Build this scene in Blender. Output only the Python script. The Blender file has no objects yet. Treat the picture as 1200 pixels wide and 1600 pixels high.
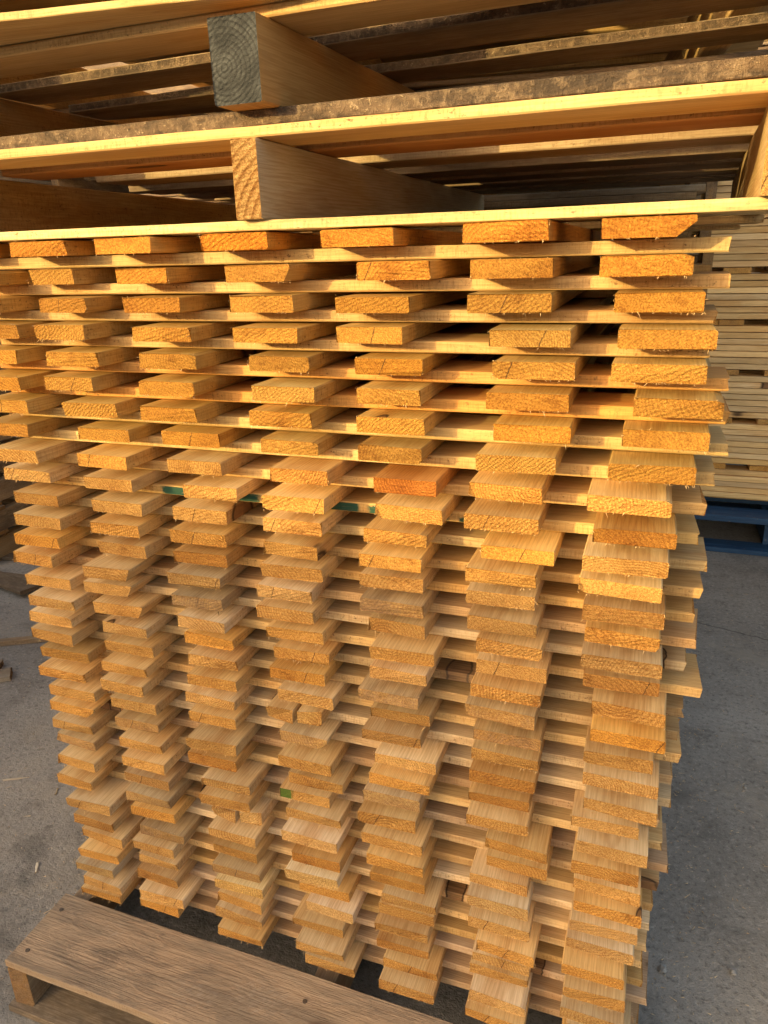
import bpy, bmesh, math, random
from mathutils import Vector, Matrix
S = bpy.context.scene
COL = S.collection
rnd = random.Random(11)

# ------------------------------------------------------------------ camera
cam_d = bpy.data.cameras.new('camera')
cam = bpy.data.objects.new('camera', cam_d); COL.objects.link(cam); S.camera = cam
RIGHT = Vector((0.941401092, 0.336314478, -0.025623341))
DOWN = Vector((0.088305796, -0.319074948, -0.943606520))
FWD = Vector((-0.325524300, 0.886049519, -0.330076022))
m = Matrix((RIGHT, -DOWN, -FWD)).transposed().to_4x4()
m.translation = Vector((1.05421308, -0.99450199, -0.01117353))
cam.matrix_world = m
cam_d.sensor_fit = 'VERTICAL'; cam_d.sensor_height = 24.0
cam_d.lens = 24.0 * 1152.84 / 1600.0
cam_d.clip_start = 0.02; cam_d.clip_end = 300

# ------------------------------------------------------------------ light
SUN_AZ, SUN_EL = 33.0, 11.8      # the light travels towards +X +Y
SKY_STRENGTH, SUN_STRENGTH, EXPOSURE = 0.15, 2.2, 1.85
W = bpy.data.worlds.new('World'); S.world = W; W.use_nodes = True
wn = W.node_tree.nodes; wl = W.node_tree.links
bg = wn['Background']
sky = wn.new('ShaderNodeTexSky'); sky.sky_type = 'NISHITA'; sky.sun_disc = False
sky.sun_elevation = math.radians(SUN_EL)
sky.sun_rotation = math.radians(180 + SUN_AZ)
sky.air_density = 0.8; sky.dust_density = 5.0; sky.ozone_density = 0.3
hz = wn.new('ShaderNodeMix'); hz.data_type = 'RGBA'; hz.blend_type = 'MULTIPLY'; hz.inputs[0].default_value = 1.0
hz.inputs[7].default_value = (1.0, .93, .80, 1)      # warm evening haze over the whole sky
wl.new(sky.outputs[0], hz.inputs[6]); wl.new(hz.outputs[2], bg.inputs[0]); bg.inputs[1].default_value = SKY_STRENGTH
az, el = math.radians(SUN_AZ), math.radians(SUN_EL)
SUND = Vector((math.sin(az) * math.cos(el), math.cos(az) * math.cos(el), -math.sin(el)))
sd = bpy.data.lights.new('sun', 'SUN'); sd.energy = SUN_STRENGTH; sd.angle = math.radians(0.6)
sd.color = (0.63, 0.462, 0.165)
so = bpy.data.objects.new('sun', sd); COL.objects.link(so)
so.rotation_euler = SUND.to_track_quat('-Z', 'Y').to_euler(); so.location = (-4, -6, 4)
S.view_settings.view_transform = 'Standard'; S.view_settings.look = 'None'
S.view_settings.gamma = 1.0; S.view_settings.use_curve_mapping = False
S.view_settings.exposure = EXPOSURE
S.render.engine = 'CYCLES'
S.cycles.max_bounces = 8; S.cycles.diffuse_bounces = 5

# ------------------------------------------------------------------ materials
class NT:
    def __init__(s, name):
        s.m = bpy.data.materials.new(name); s.m.use_nodes = True
        s.t = s.m.node_tree; s.n = s.t.nodes; s.l = s.t.links
        s.b = s.n['Principled BSDF']
    def put(s, sock, v):
        if v is None: return
        if isinstance(v, bpy.types.NodeSocket): s.l.new(v, sock)
        else: sock.default_value = v
    def math(s, op, a, b=None, c=None, clamp=False):
        n = s.n.new('ShaderNodeMath'); n.operation = op; n.use_clamp = clamp
        for i, v in enumerate((a, b, c)): s.put(n.inputs[i], v)
        return n.outputs[0]
    def noise(s, vec, scale, detail=3, rough=.55, dist=0.0, dim='3D', w=None):
        n = s.n.new('ShaderNodeTexNoise'); n.noise_dimensions = dim
        s.put(n.inputs['Vector'], vec)
        if w is not None: s.put(n.inputs['W'], w)
        n.inputs['Scale'].default_value = scale; n.inputs['Detail'].default_value = detail
        n.inputs['Roughness'].default_value = rough; n.inputs['Distortion'].default_value = dist
        return n.outputs[0]
    def comb(s, x, y, z):
        n = s.n.new('ShaderNodeCombineXYZ')
        for i, v in enumerate((x, y, z)): s.put(n.inputs[i], v)
        return n.outputs[0]
    def sep(s, v):
        n = s.n.new('ShaderNodeSeparateXYZ'); s.l.new(v, n.inputs[0]); return n.outputs
    def vmul(s, v, sc):
        n = s.n.new('ShaderNodeVectorMath'); n.operation = 'MULTIPLY'
        s.l.new(v, n.inputs[0]); n.inputs[1].default_value = sc; return n.outputs[0]
    def vadd(s, v, a):
        n = s.n.new('ShaderNodeVectorMath'); n.operation = 'ADD'
        s.l.new(v, n.inputs[0]); s.put(n.inputs[1], a); return n.outputs[0]
    def mix(s, f, a, b, mode='MIX'):
        n = s.n.new('ShaderNodeMix'); n.data_type = 'RGBA'; n.blend_type = mode
        s.put(n.inputs[0], f); s.put(n.inputs[6], a); s.put(n.inputs[7], b)
        return n.outputs[2]
    def map(s, v, a, b, c, d, smooth=True):
        n = s.n.new('ShaderNodeMapRange'); n.interpolation_type = 'SMOOTHSTEP' if smooth else 'LINEAR'
        s.put(n.inputs[0], v)
        for i, x in enumerate((a, b, c, d)): s.put(n.inputs[i + 1], x)
        return n.outputs[0]
    def bump(s, h, strength, dist, prev=None):
        n = s.n.new('ShaderNodeBump'); n.inputs['Strength'].default_value = strength
        n.inputs['Distance'].default_value = dist; s.l.new(h, n.inputs['Height'])
        if prev is not None: s.l.new(prev, n.inputs['Normal'])
        return n.outputs[0]

def gray(v): return (v, v, v, 1)

def wood(name, end=False, kerf=0.0, paint=None, grey_end=False, knots=True, paint_axis='x', paint_col=(.008, .070, .050, 1), wscale=1.0, pith=None, ring=None, spots=None):
    """Solid wood: growth rings about a random pith line, fibres along local X. Tint = object colour, alpha = weathering."""
    k = NT(name)
    oi = k.n.new('ShaderNodeObjectInfo')
    wnse = k.n.new('ShaderNodeTexWhiteNoise'); wnse.noise_dimensions = '1D'
    k.l.new(oi.outputs['Random'], wnse.inputs['W'])
    r1, r2, r3 = k.sep(wnse.outputs['Color'])[:3]
    co = k.n.new('ShaderNodeTexCoord').outputs['Object']
    off = k.comb(k.math('MULTIPLY', r1, 41.0), k.math('MULTIPLY', r2, 57.0), k.math('MULTIPLY', r3, 33.0))
    x, y, z = k.sep(co)[:3]
    # pith
    cy = k.math('MULTIPLY', k.math('SUBTRACT', r1, .5), .17)
    cz = k.math('ADD', k.math('MULTIPLY', k.math('SUBTRACT', r2, .5), .13), k.math('MULTIPLY', k.math('SIGN', k.math('SUBTRACT', r3, .5)), .03))
    if pith: cy, cz = pith
    warp = k.noise(k.vadd(k.vmul(co, (2.2, 9, 9)), off), 1.0, 2)
    warp = k.math('MULTIPLY', k.math('SUBTRACT', warp, .5), .010 if pith else .034)
    fine = k.noise(k.vadd(k.vmul(co, (5, 60, 60)), off), 1.0, 2)
    warp = k.math('ADD', warp, k.math('MULTIPLY', k.math('SUBTRACT', fine, .5), .004))
    dy = k.math('SUBTRACT', y, cy); dz = k.math('SUBTRACT', z, cz)
    d = k.math('SQRT', k.math('ADD', k.math('MULTIPLY', dy, dy), k.math('MULTIPLY', dz, dz)))
    d = k.math('ADD', k.math('ADD', d, warp), k.math('MULTIPLY', x, k.math('MULTIPLY', k.math('SUBTRACT', r3, .5), .03)))
    space = k.math('ADD', .0026, k.math('MULTIPLY', k.math('FRACT', k.math('MULTIPLY', oi.outputs['Random'], 7.7)), .0036))
    rg = k.math('FRACT', k.math('DIVIDE', d, ring if ring else space))
    late = k.math('MULTIPLY', k.map(rg, .35, .86, 0, 1), k.map(rg, .9, 1.0, 1, 0))
    sub = k.noise(k.vadd(k.vmul(co, (1.2, 16, 16)), off), 1.0, 2)
    late = k.math('MULTIPLY', late, k.map(sub, .25, .7, .45, 1.0))
    fib = k.noise(k.vadd(k.vmul(co, (14, 420, 420)), off), 1.0, 3, .65)
    blot = k.noise(k.vadd(k.vmul(co, (3.0, 14, 14)), off), 1.0, 3)
    tint = oi.outputs['Color']
    if end:
        # sawn end grain: duller, rougher and more orange than the faces
        pit = k.noise(k.vadd(k.vmul(co, (60, 520, 520)), off), 1.0, 3, .75)
        tuft = k.noise(k.vadd(k.vmul(co, (40, 260, 300)), off), 1.0, 3, .65)
        diag = k.n.new('ShaderNodeTexWave'); diag.wave_type = 'BANDS'; diag.bands_direction = 'DIAGONAL'
        k.l.new(k.vadd(k.comb(0.0, k.math('MULTIPLY', y, k.math('SUBTRACT', k.math('MULTIPLY', r2, 2.0), 1.0)), z), off), diag.inputs[0])
        diag.inputs['Scale'].default_value = 95; diag.inputs['Distortion'].default_value = 5; diag.inputs['Detail'].default_value = 2
        col = k.mix(1.0, tint, (.82, .645, .375, 1), 'MULTIPLY')
        rc = k.math('ADD', .18, k.math('MULTIPLY', k.math('FRACT', k.math('MULTIPLY', oi.outputs['Random'], 17.3)), .55))
        if ring: rc = .9
        col = k.mix(k.math('MULTIPLY', late, rc), col, k.mix(1.0, col, (.50, .36, .22, 1), 'MULTIPLY'))
        col = k.mix(k.map(pit, .38, .58, .72, 0), col, k.mix(1.0, col, (.42, .28, .16, 1), 'MULTIPLY'))
        col = k.mix(k.map(tuft, .50, .70, 0, .55), col, k.mix(1.0, col, (1.45, 1.5, 1.6, 1), 'MULTIPLY'))
        col = k.mix(k.map(blot, .45, .75, 0, .5), col, k.mix(1.0, col, (.72, .58, .42, 1), 'MULTIPLY'))
        st = k.noise(k.vadd(k.vmul(co, (10, 34, 60)), off), 1.0, 3, .6)
        col = k.mix(k.map(st, .56, .70, 0, .5), col, k.mix(1.0, col, (.50, .38, .27, 1), 'MULTIPLY'))
        col = k.mix(k.map(st, .28, .42, .35, 0), col, k.mix(1.0, col, (1.15, 1.22, 1.4, 1), 'MULTIPLY'))
        nb = k.bump(k.math('ADD', k.math('MULTIPLY', diag.outputs['Fac'], .4), k.math('ADD', tuft, k.math('MULTIPLY', pit, .9))), .9, .0020)
        # drying cracks in about a third of the ends
        q1 = k.math('FRACT', k.math('MULTIPLY', oi.outputs['Random'], 91.7)); q2 = k.math('FRACT', k.math('MULTIPLY', oi.outputs['Random'], 53.1))
        cr = k.math('ABSOLUTE', k.math('SUBTRACT', k.math('ADD', y, k.math('ADD', k.math('MULTIPLY', z, k.math('SUBTRACT', q1, .5)), k.math('MULTIPLY', k.math('SUBTRACT', tuft, .5), .004))), k.math('MULTIPLY', k.math('SUBTRACT', q2, .5), .08)))
        crm = k.math('MULTIPLY', k.map(cr, .0003, .0011, .9, 0), k.math('GREATER_THAN', q1, .78))
        col = k.mix(crm, col, (.07, .03, .012, 1))
        nb = k.bump(late, .2, .0005, nb)
        if grey_end:
            g = k.mix(k.map(k.noise(k.vadd(k.vmul(co, (10, 40, 40)), off), 1.0, 4), .35, .7, 0, 1), (.030, .032, .033, 1), (.082, .086, .087, 1))
            g = k.mix(k.math('MULTIPLY', late, .85), g, (.009, .010, .011, 1))
            g = k.mix(k.map(pit, .40, .6, .5, 0), g, gray(.05))
            col = g
        rough = .82
    else:
        kv = k.vadd(k.vmul(co, (420, 60, 60)), off)
        kn = k.noise(kv, 1.0, 3, .6)
        col = k.mix(k.math('MULTIPLY', late, .36), tint, k.mix(1.0, tint, (.68, .55, .40, 1), 'MULTIPLY'))
        col = k.mix(k.map(fib, .38, .60, .40, 0), col, k.mix(1.0, col, (.60, .50, .40, 1), 'MULTIPLY'))
        pz = k.noise(k.vadd(k.vmul(co, (5.5, 22, 22)), off), 1.0, 2, .4)
        col = k.mix(k.map(pz, .53, .57, 0, .38), col, k.mix(1.0, col, (.80, .66, .50, 1), 'MULTIPLY'))
        col = k.mix(k.map(pz, .36, .40, .30, 0), col, k.mix(1.0, col, (1.12, 1.18, 1.30, 1), 'MULTIPLY'))
        col = k.mix(k.map(blot, .5, .72, 0, .55), col, k.mix(1.0, col, (.80, .68, .54, 1), 'MULTIPLY'))
        col = k.mix(k.map(blot, .25, .45, .35, 0), col, k.mix(1.0, col, (1.18, 1.2, 1.22, 1), 'MULTIPLY'))
        if kerf:
            sp = k.noise(k.vadd(k.vmul(co, (160, 190, 190)), off), 1.0, 3, .7)
            msk = k.map(k.noise(k.vadd(k.vmul(co, (9, 20, 20)), off), 1.0, 2), .32, .60, .25, 1)
            col = k.mix(k.math('MULTIPLY', k.math('MULTIPLY', k.map(kn, .46, .66, 0, .42), msk), kerf), col, k.mix(1.0, col, (.50, .36, .24, 1), 'MULTIPLY'))
            col = k.mix(k.math('MULTIPLY', k.math('MULTIPLY', k.map(sp, .58, .70, 0, .8), msk), kerf), col, (.10, .045, .018, 1))
        if knots:
            v = k.n.new('ShaderNodeTexVoronoi'); v.feature = 'F1'
            k.l.new(k.vadd(k.vmul(co, (3.1, 9.0, 2.0)), off), v.inputs['Vector']); v.inputs['Scale'].default_value = 1.0
            sel = k.math('GREATER_THAN', k.sep(v.outputs['Color'])[0], .52)
            kd = v.outputs['Distance']
            kd = k.math('ADD', kd, k.math('MULTIPLY', k.math('SUBTRACT', fine, .5), .05))
            core = k.math('MULTIPLY', k.map(kd, .085, .115, 1, 0), sel)
            halo = k.math('MULTIPLY', k.map(kd, .10, .26, .55, 0), sel)
            col = k.mix(halo, col, k.mix(1.0, col, (.70, .52, .36, 1), 'MULTIPLY'))
            col = k.mix(k.math('MULTIPLY', core, .85), col, (.16, .075, .03, 1))
            col = k.mix(k.math('MULTIPLY', k.math('MULTIPLY', k.map(kd, .085, .10, 0, 1), k.map(kd, .10, .125, 1, 0)), sel), col, (.05, .025, .012, 1))
        nb = k.bump(k.math('ADD', fib, k.math('MULTIPLY', kn, .8 if kerf else .35)), .55, .0008)
        nb = k.bump(late, .25, .0004, nb)
        rough = .68
    for (sx, sy, sr) in (spots or ()):
        dx = k.math('SUBTRACT', x, sx); dy2 = k.math('MULTIPLY', k.math('SUBTRACT', y, sy), .62)
        sdist = k.math('DIVIDE', k.math('ADD', k.math('SQRT', k.math('ADD', k.math('MULTIPLY', dx, dx), k.math('MULTIPLY', dy2, dy2))), k.math('MULTIPLY', k.math('SUBTRACT', fine, .5), .006)), sr)
        col = k.mix(k.map(sdist, 1.0, 2.2, .5, 0), col, k.mix(1.0, col, (.68, .50, .34, 1), 'MULTIPLY'))
        col = k.mix(k.map(sdist, .85, 1.0, .85, 0), col, k.mix(k.map(fib, .35, .6, 0, 1), (.09, .042, .018, 1), (.24, .125, .05, 1)))
        col = k.mix(k.math('MULTIPLY', k.map(sdist, .80, .90, 0, .9), k.map(sdist, .95, 1.08, 1, 0)), col, (.03, .014, .008, 1))
    # weathering
    wth = k.math('MULTIPLY', oi.outputs['Alpha'], wscale)
    wv = k.noise(k.vadd(k.vmul(co, (5, 14, 14)), off), 1.0, 5, .65)
    wv2 = k.noise(k.vadd(k.vmul(co, (45, 120, 120)), off), 1.0, 4, .7)
    wf = k.math('MULTIPLY', wth, k.map(wv, .3, .62, .30, 1.25), clamp=True)
    gcol = k.mix(k.map(wv2, .3, .7, 0, 1), (.085, .066, .05, 1), (.33, .262, .195, 1))
    gcol = k.mix(k.map(wv, .42, .64, 0, .8), gcol, (.125, .098, .074, 1))
    sv = k.noise(k.vadd(k.vmul(co, (38, 26, 26)), off), 1.0, 5, .75, 1.5)
    gcol = k.mix(k.math('MULTIPLY', k.map(sv, .55, .70, 0, .7), k.map(wv, .3, .55, 1, .1)), gcol, (.46, .38, .30, 1))
    if not end:
        gcol = k.mix(k.map(fib, .40, .6, .45, 0), gcol, (.06, .045, .033, 1))
    if not grey_end:
        col = k.mix(wf, col, gcol)
    if paint:
        n1 = k.noise(k.vmul(co, (70, 160, 60)), 1.0, 3)
        xx = k.math('ADD', x if paint_axis == 'x' else y, k.math('MULTIPLY', k.math('SUBTRACT', n1, .5), .02))
        msk = None
        for a, b, lo, hi in paint:
            e = k.math('MULTIPLY', k.map(xx, a - .004, a + .004, 0, 1), k.map(xx, b - .004, b + .004, 1, 0))
            e = k.math('MULTIPLY', e, k.map(k.math('ADD', z, k.math('MULTIPLY', k.math('SUBTRACT', n1, .5), .012)), lo - .002, lo + .002, 0, 1))
            e = k.math('MULTIPLY', e, k.map(k.math('ADD', z, k.math('MULTIPLY', k.math('SUBTRACT', n1, .5), .012)), hi - .002, hi + .002, 1, 0))
            msk = e if msk is None else k.math('MAXIMUM', msk, e)
        msk = k.math('MULTIPLY', msk, k.map(fib, .25, .5, .72, .97))
        col = k.mix(msk, col, paint_col)
    k.l.new(col, k.b.inputs['Base Color'])
    k.b.inputs['Roughness'].default_value = rough
    k.b.inputs['Specular IOR Level'].default_value = .22
    k.l.new(nb, k.b.inputs['Normal'])
    return k.m

def bark():
    k = NT('rough_weathered_edge')
    oi = k.n.new('ShaderNodeObjectInfo')
    co = k.n.new('ShaderNodeTexCoord').outputs['Object']
    a = k.noise(k.vmul(co, (16, 40, 40)), 1.0, 5, .7, .6); b = k.noise(k.vmul(co, (110, 70, 60)), 1.0, 4, .7); c = k.noise(k.vmul(co, (260, 260, 200)), 1.0, 3, .7)
    col = k.mix(k.map(a, .35, .65, 0, 1), (.045, .030, .019, 1), (.135, .088, .052, 1))
    col = k.mix(k.map(b, .48, .66, 0, .75), col, (.20, .140, .085, 1))
    col = k.mix(k.map(b, .30, .42, .7, 0), col, (.022, .015, .010, 1))
    col = k.mix(k.math('MULTIPLY', k.map(c, .58, .68, 0, .9), k.map(a, .45, .6, 0, 1)), col, (.36, .27, .17, 1))
    k.l.new(col, k.b.inputs['Base Color']); k.b.inputs['Roughness'].default_value = .85
    k.l.new(k.bump(k.math('ADD', k.math('ADD', a, b), k.math('MULTIPLY', c, .6)), 1.0, .005), k.b.inputs['Normal'])
    return k.m
def worn():
    """Old pallet board: brown-grey, gouged and scuffed, with one flat knot."""
    k = NT('worn_deck_board')
    co = k.n.new('ShaderNodeTexCoord').outputs['Object']
    x, y, z = k.sep(co)[:3]
    # the mesh is one unit long and stretched, so x is scaled to metres first
    xm = k.math('MULTIPLY', x, 1.2)
    p = k.comb(xm, y, z)
    big = k.noise(k.vmul(p, (3.2, 12, 8)), 1.0, 6, .72, 1.2); grain = k.noise(k.vmul(p, (9, 210, 200)), 1.0, 4, .7); mid = k.noise(k.vmul(p, (8, 30, 20)), 1.0, 6, .75, .8)
    rot = k.comb(k.math('ADD', k.math('MULTIPLY', xm, .75), k.math('MULTIPLY', y, .66)), k.math('SUBTRACT', k.math('MULTIPLY', y, .75), k.math('MULTIPLY', xm, .66)), z)
    scr = k.noise(k.vmul(rot, (26, 330, 50)), 1.0, 3, .65)
    col = k.mix(k.map(big, .38, .60, 0, 1), (.46, .325, .21, 1), (.30, .225, .155, 1))
    col = k.mix(k.map(mid, .50, .66, 0, .65), col, (.18, .135, .10, 1))
    col = k.mix(k.map(mid, .26, .42, .6, 0), col, (.50, .375, .26, 1))
    col = k.mix(k.map(grain, .40, .60, .28, 0), col, k.mix(1.0, col, (.52, .47, .42, 1), 'MULTIPLY'))
    col = k.mix(k.math('MULTIPLY', k.map(scr, .60, .70, 0, .4), k.map(big, .4, .6, 1, .2)), col, (.46, .37, .28, 1))
    col = k.mix(k.math('MULTIPLY', k.map(scr, .28, .38, .35, 0), k.map(mid, .4, .6, .2, 1)), col, (.085, .062, .045, 1))
    for (px, py, rr_) in ((.52, .01, .055), (.40, -.02, .04), (.16, .04, .035)):   # pale scuffs
        dx = k.math('MULTIPLY', k.math('SUBTRACT', xm, px), .6); dy = k.math('SUBTRACT', y, py)
        d = k.math('SQRT', k.math('ADD', k.math('MULTIPLY', dx, dx), k.math('MULTIPLY', dy, dy)))
        col = k.mix(k.math('MULTIPLY', k.map(d, rr_ * .3, rr_, 1, 0), k.map(k.noise(k.vmul(rot, (70, 200, 60)), 1.0, 4, .75), .46, .66, 0, .38)), col, (.46, .39, .32, 1))
    dx = k.math('MULTIPLY', k.math('SUBTRACT', xm, .655), .8); dy = k.math('SUBTRACT', y, -.012)
    kd = k.math('ADD', k.math('SQRT', k.math('ADD', k.math('MULTIPLY', dx, dx), k.math('MULTIPLY', dy, dy))), k.math('MULTIPLY', k.math('SUBTRACT', mid, .5), .012))
    col = k.mix(k.map(kd, .012, .034, .75, 0), col, (.13, .072, .042, 1))
    col = k.mix(k.math('MULTIPLY', k.map(kd, .008, .011, 0, .8), k.map(kd, .012, .015, 1, 0)), col, (.05, .03, .02, 1))
    k.l.new(col, k.b.inputs['Base Color']); k.b.inputs['Roughness'].default_value = .8
    k.l.new(k.bump(k.math('ADD', k.math('ADD', grain, k.math('MULTIPLY', mid, 1.4)), k.math('MULTIPLY', scr, .4)), .9, .0028), k.b.inputs['Normal'])
    return k.m
M_BARK = bark(); M_WORN = worn()
M_FACE = wood('wood_face')
M_SAWN = wood('wood_sawn_edge', kerf=1.0)
M_END = wood('wood_end_grain', end=True)
M_EDGE = wood('wood_rubbed_edge', kerf=.8, wscale=.25)
M_GREYEND = wood('wood_grey_end', end=True, grey_end=True, pith=(.016, .040), ring=.0062)
M_BANDEND = wood('wood_banded_end', end=True, pith=(-.075, -.01), ring=.0105)

def concrete():
    k = NT('concrete_ground')
    co = k.n.new('ShaderNodeTexCoord').outputs['Object']
    n1 = k.noise(co, 1.3, 5, .6); n2 = k.noise(co, 9, 5, .65); n3 = k.noise(co, 75, 4, .7); n4 = k.noise(co, 260, 3, .7)
    col = k.mix(k.map(n1, .3, .7, 0, 1), (.215, .199, .180, 1), (.355, .330, .300, 1))
    col = k.mix(k.map(n2, .48, .72, 0, .65), col, (.165, .152, .138, 1))
    col = k.mix(k.map(n2, .28, .42, .4, 0), col, (.37, .34, .305, 1))
    col = k.mix(k.map(n3, .52, .68, 0, .75), col, (.12, .11, .10, 1))
    col = k.mix(k.map(n3, .32, .46, .6, 0), col, (.47, .435, .39, 1))
    col = k.mix(k.map(n4, .55, .72, 0, .7), col, (.10, .092, .083, 1))
    col = k.mix(k.map(n4, .25, .42, .55, 0), col, (.46, .425, .385, 1))
    spot = k.noise(k.vmul(co, (1, 1, 1)), 23, 2, .5)
    col = k.mix(k.map(spot, .70, .74, 0, .5), col, (.12, .11, .10, 1))
    dust = k.noise(co, 3.3, 6, .7, .6)
    col = k.mix(k.math('MULTIPLY', k.map(dust, .52, .70, 0, .75), k.map(n3, .35, .65, .3, 1)), col, (.40, .35, .285, 1))
    stn = k.noise(k.vadd(co, (7.3, 2.1, 0)), 2.1, 5, .65, .8)
    col = k.mix(k.map(stn, .56, .68, 0, .6), col, (.115, .105, .096, 1))
    trk = k.noise(k.vmul(co, (1.2, 7.5, 1)), 1.0, 4, .65)
    col = k.mix(k.map(trk, .57, .70, 0, .45), col, (.13, .122, .113, 1))
    x, y, z = k.sep(co)[:3]
    # a joint across the slab at the right of the stack
    jn = k.noise(co, 14, 4, .6)
    q = k.math('ABSOLUTE', k.math('SUBTRACT', k.math('ADD', y, k.math('MULTIPLY', k.math('SUBTRACT', jn, .5), .05)), k.math('ADD', 2.309, k.math('MULTIPLY', x, -.301))))
    col = k.mix(k.map(q, .002, .007, .65, 0), col, (.07, .066, .062, 1))
    k.l.new(col, k.b.inputs['Base Color']); k.b.inputs['Roughness'].default_value = .88
    k.b.inputs['Specular IOR Level'].default_value = .3
    h = k.math('ADD', k.math('MULTIPLY', n2, .6), k.math('ADD', k.math('MULTIPLY', n3, .5), k.math('MULTIPLY', n4, .25)))
    nb = k.bump(h, 1.0, .009)
    nb = k.bump(k.map(q, .0, .006, 0, 1), .6, .004, nb)
    k.l.new(nb, k.b.inputs['Normal'])
    return k.m
M_GROUND = concrete()

def blue_paint():
    k = NT('worn_blue_paint')
    co = k.n.new('ShaderNodeTexCoord').outputs['Object']
    n = k.noise(k.vmul(co, (6, 60, 60)), 1.0, 4, .7); n2 = k.noise(co, 34, 4, .65)
    col = k.mix(k.map(n, .35, .7, 0, 1), (.012, .050, .125, 1), (.03, .095, .20, 1))
    col = k.mix(k.map(n2, .62, .72, 0, .8), col, (.22, .19, .15, 1))
    k.l.new(col, k.b.inputs['Base Color']); k.b.inputs['Roughness'].default_value = .6
    k.l.new(k.bump(n, .5, .001), k.b.inputs['Normal'])
    return k.m
M_BLUE = blue_paint()

def steel():
    k = NT('nail_steel')
    co = k.n.new('ShaderNodeTexCoord').outputs['Object']
    n = k.noise(co, 400, 2)
    k.l.new(k.mix(n, (.07, .05, .035, 1), (.17, .13, .10, 1)), k.b.inputs['Base Color'])
    k.b.inputs['Metallic'].default_value = .4; k.b.inputs['Roughness'].default_value = .6
    return k.m
M_STEEL = steel()

def stone():
    k = NT('pebble_stone')
    co = k.n.new('ShaderNodeTexCoord').outputs['Object']
    n = k.noise(co, 120, 4, .6)
    k.l.new(k.mix(n, (.17, .163, .152, 1), (.40, .38, .355, 1)), k.b.inputs['Base Color']); k.b.inputs['Roughness'].default_value = .9
    k.l.new(k.bump(n, .6, .003), k.b.inputs['Normal'])
    return k.m
M_STONE = stone()

# ------------------------------------------------------------------ helpers
def link_mesh(name, me, parent=None, loc=(0, 0, 0), rot=(0, 0, 0), color=None, scale=(1, 1, 1)):
    o = bpy.data.objects.new(name, me); COL.objects.link(o)
    o.location = loc; o.rotation_euler = rot; o.scale = scale
    if parent is not None: o.parent = parent
    if color is not None: o.color = color
    return o

def thing(name, label, cat, loc=(0, 0, 0), group=None, rot=0):
    o = bpy.data.objects.new(name, None); COL.objects.link(o); o.empty_display_size = .05
    o.location = loc; o.rotation_euler = (0, 0, rot)
    o['label'] = label; o['category'] = cat
    if group: o['group'] = group
    return o

def tag(o, label, cat, group=None, kind=None):
    if label: o['label'] = label
    if cat: o['category'] = cat
    if group: o['group'] = group
    if kind: o['kind'] = kind
    return o

def board_mesh(name, L, Wd, T, seg=4, ch=.0014, rough=.0016, bow=0.0, wane=None, seed=0, mats=None, wob=.0006):
    """A sawn board, length along +X from 0, width centred on Y, underside at Z=0. Slot 0 faces, 1 ends, 2 narrow edges."""
    r = random.Random(seed)
    h = Wd / 2
    c = [ch * r.uniform(.5, 1.6) for _ in range(4)]
    sec = [(-h + c[0], 0), (h - c[1], 0), (h, c[1]), (h, T - c[2]), (h - c[2], T), (-h + c[3], T), (-h, T - c[3]), (-h, c[0])]
    if wane:   # a corner cut away: (corner index, width along y, height along z)
        ci, wy, wz = wane
        if ci == 0: sec[0] = (-h + wy, 0); sec[7] = (-h, wz)
        if ci == 1: sec[1] = (h - wy, 0); sec[2] = (h, wz)
        if ci == 2: sec[3] = (h, T - wz); sec[4] = (h - wy, T)
        if ci == 3: sec[5] = (-h + wy, T); sec[6] = (-h, T - wz)
    bm = bmesh.new(); ringsv = []
    skew = r.uniform(-.003, .003)
    for i in range(seg + 1):
        t = i / seg; x = L * t
        sy, sz = r.gauss(0, wob), abs(r.gauss(0, wob)) * .5
        row = []
        for (yy, zz) in sec:
            xx = x
            if i == 0 or i == seg: xx += r.gauss(0, rough) + skew * (yy / h) * (1 if i == 0 else -1)
            zb = bow * 4 * t * (1 - t)
            row.append(bm.verts.new((xx, yy + sy * (1 if yy > 0 else -1), zz + zb + (sz if zz > T / 2 else 0) * -1)))
        ringsv.append(row)
    for i in range(seg):
        for j in range(8):
            f = bm.faces.new((ringsv[i][j], ringsv[i + 1][j], ringsv[i + 1][(j + 1) % 8], ringsv[i][(j + 1) % 8]))
            f.material_index = 2 if j in (2, 6) else 0
    f = bm.faces.new(ringsv[0]); f.material_index = 1
    f = bm.faces.new(ringsv[-1][::-1]); f.material_index = 1
    bmesh.ops.recalc_face_normals(bm, faces=bm.faces)
    me = bpy.data.meshes.new(name); bm.to_mesh(me); bm.free()
    for mt in (mats or (M_FACE, M_END, M_SAWN)): me.materials.append(mt)
    return me

def tint(base, r, v=.10, hue=.05):
    a = 1 + r.gauss(0, v); a = max(.72, min(1.22, a)); q = r.gauss(0, hue)
    return (base[0] * a * (1 + q * .3), base[1] * a * (1 - q * .2), base[2] * a * (1 - q * 1.5), 0.0)

PINE = (.66, .455, .20)
GOLD = (.55, .362, .118)
PALE = (.70, .52, .27)
OLD = (.34, .24, .15)
ORD = ['first', 'second', 'third', 'fourth', 'fifth', 'sixth', 'seventh', 'eighth', 'ninth', 'tenth', 'eleventh', 'twelfth',
       'thirteenth', 'fourteenth', 'fifteenth', 'sixteenth', 'seventeenth', 'eighteenth', 'nineteenth', 'twentieth', 'twenty-first',
       'twenty-second', 'twenty-third', 'twenty-fourth', 'twenty-fifth', 'twenty-sixth', 'twenty-seventh', 'twenty-eighth',
       'twenty-ninth', 'thirtieth', 'thirty-first', 'thirty-second', 'thirty-third']

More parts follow.
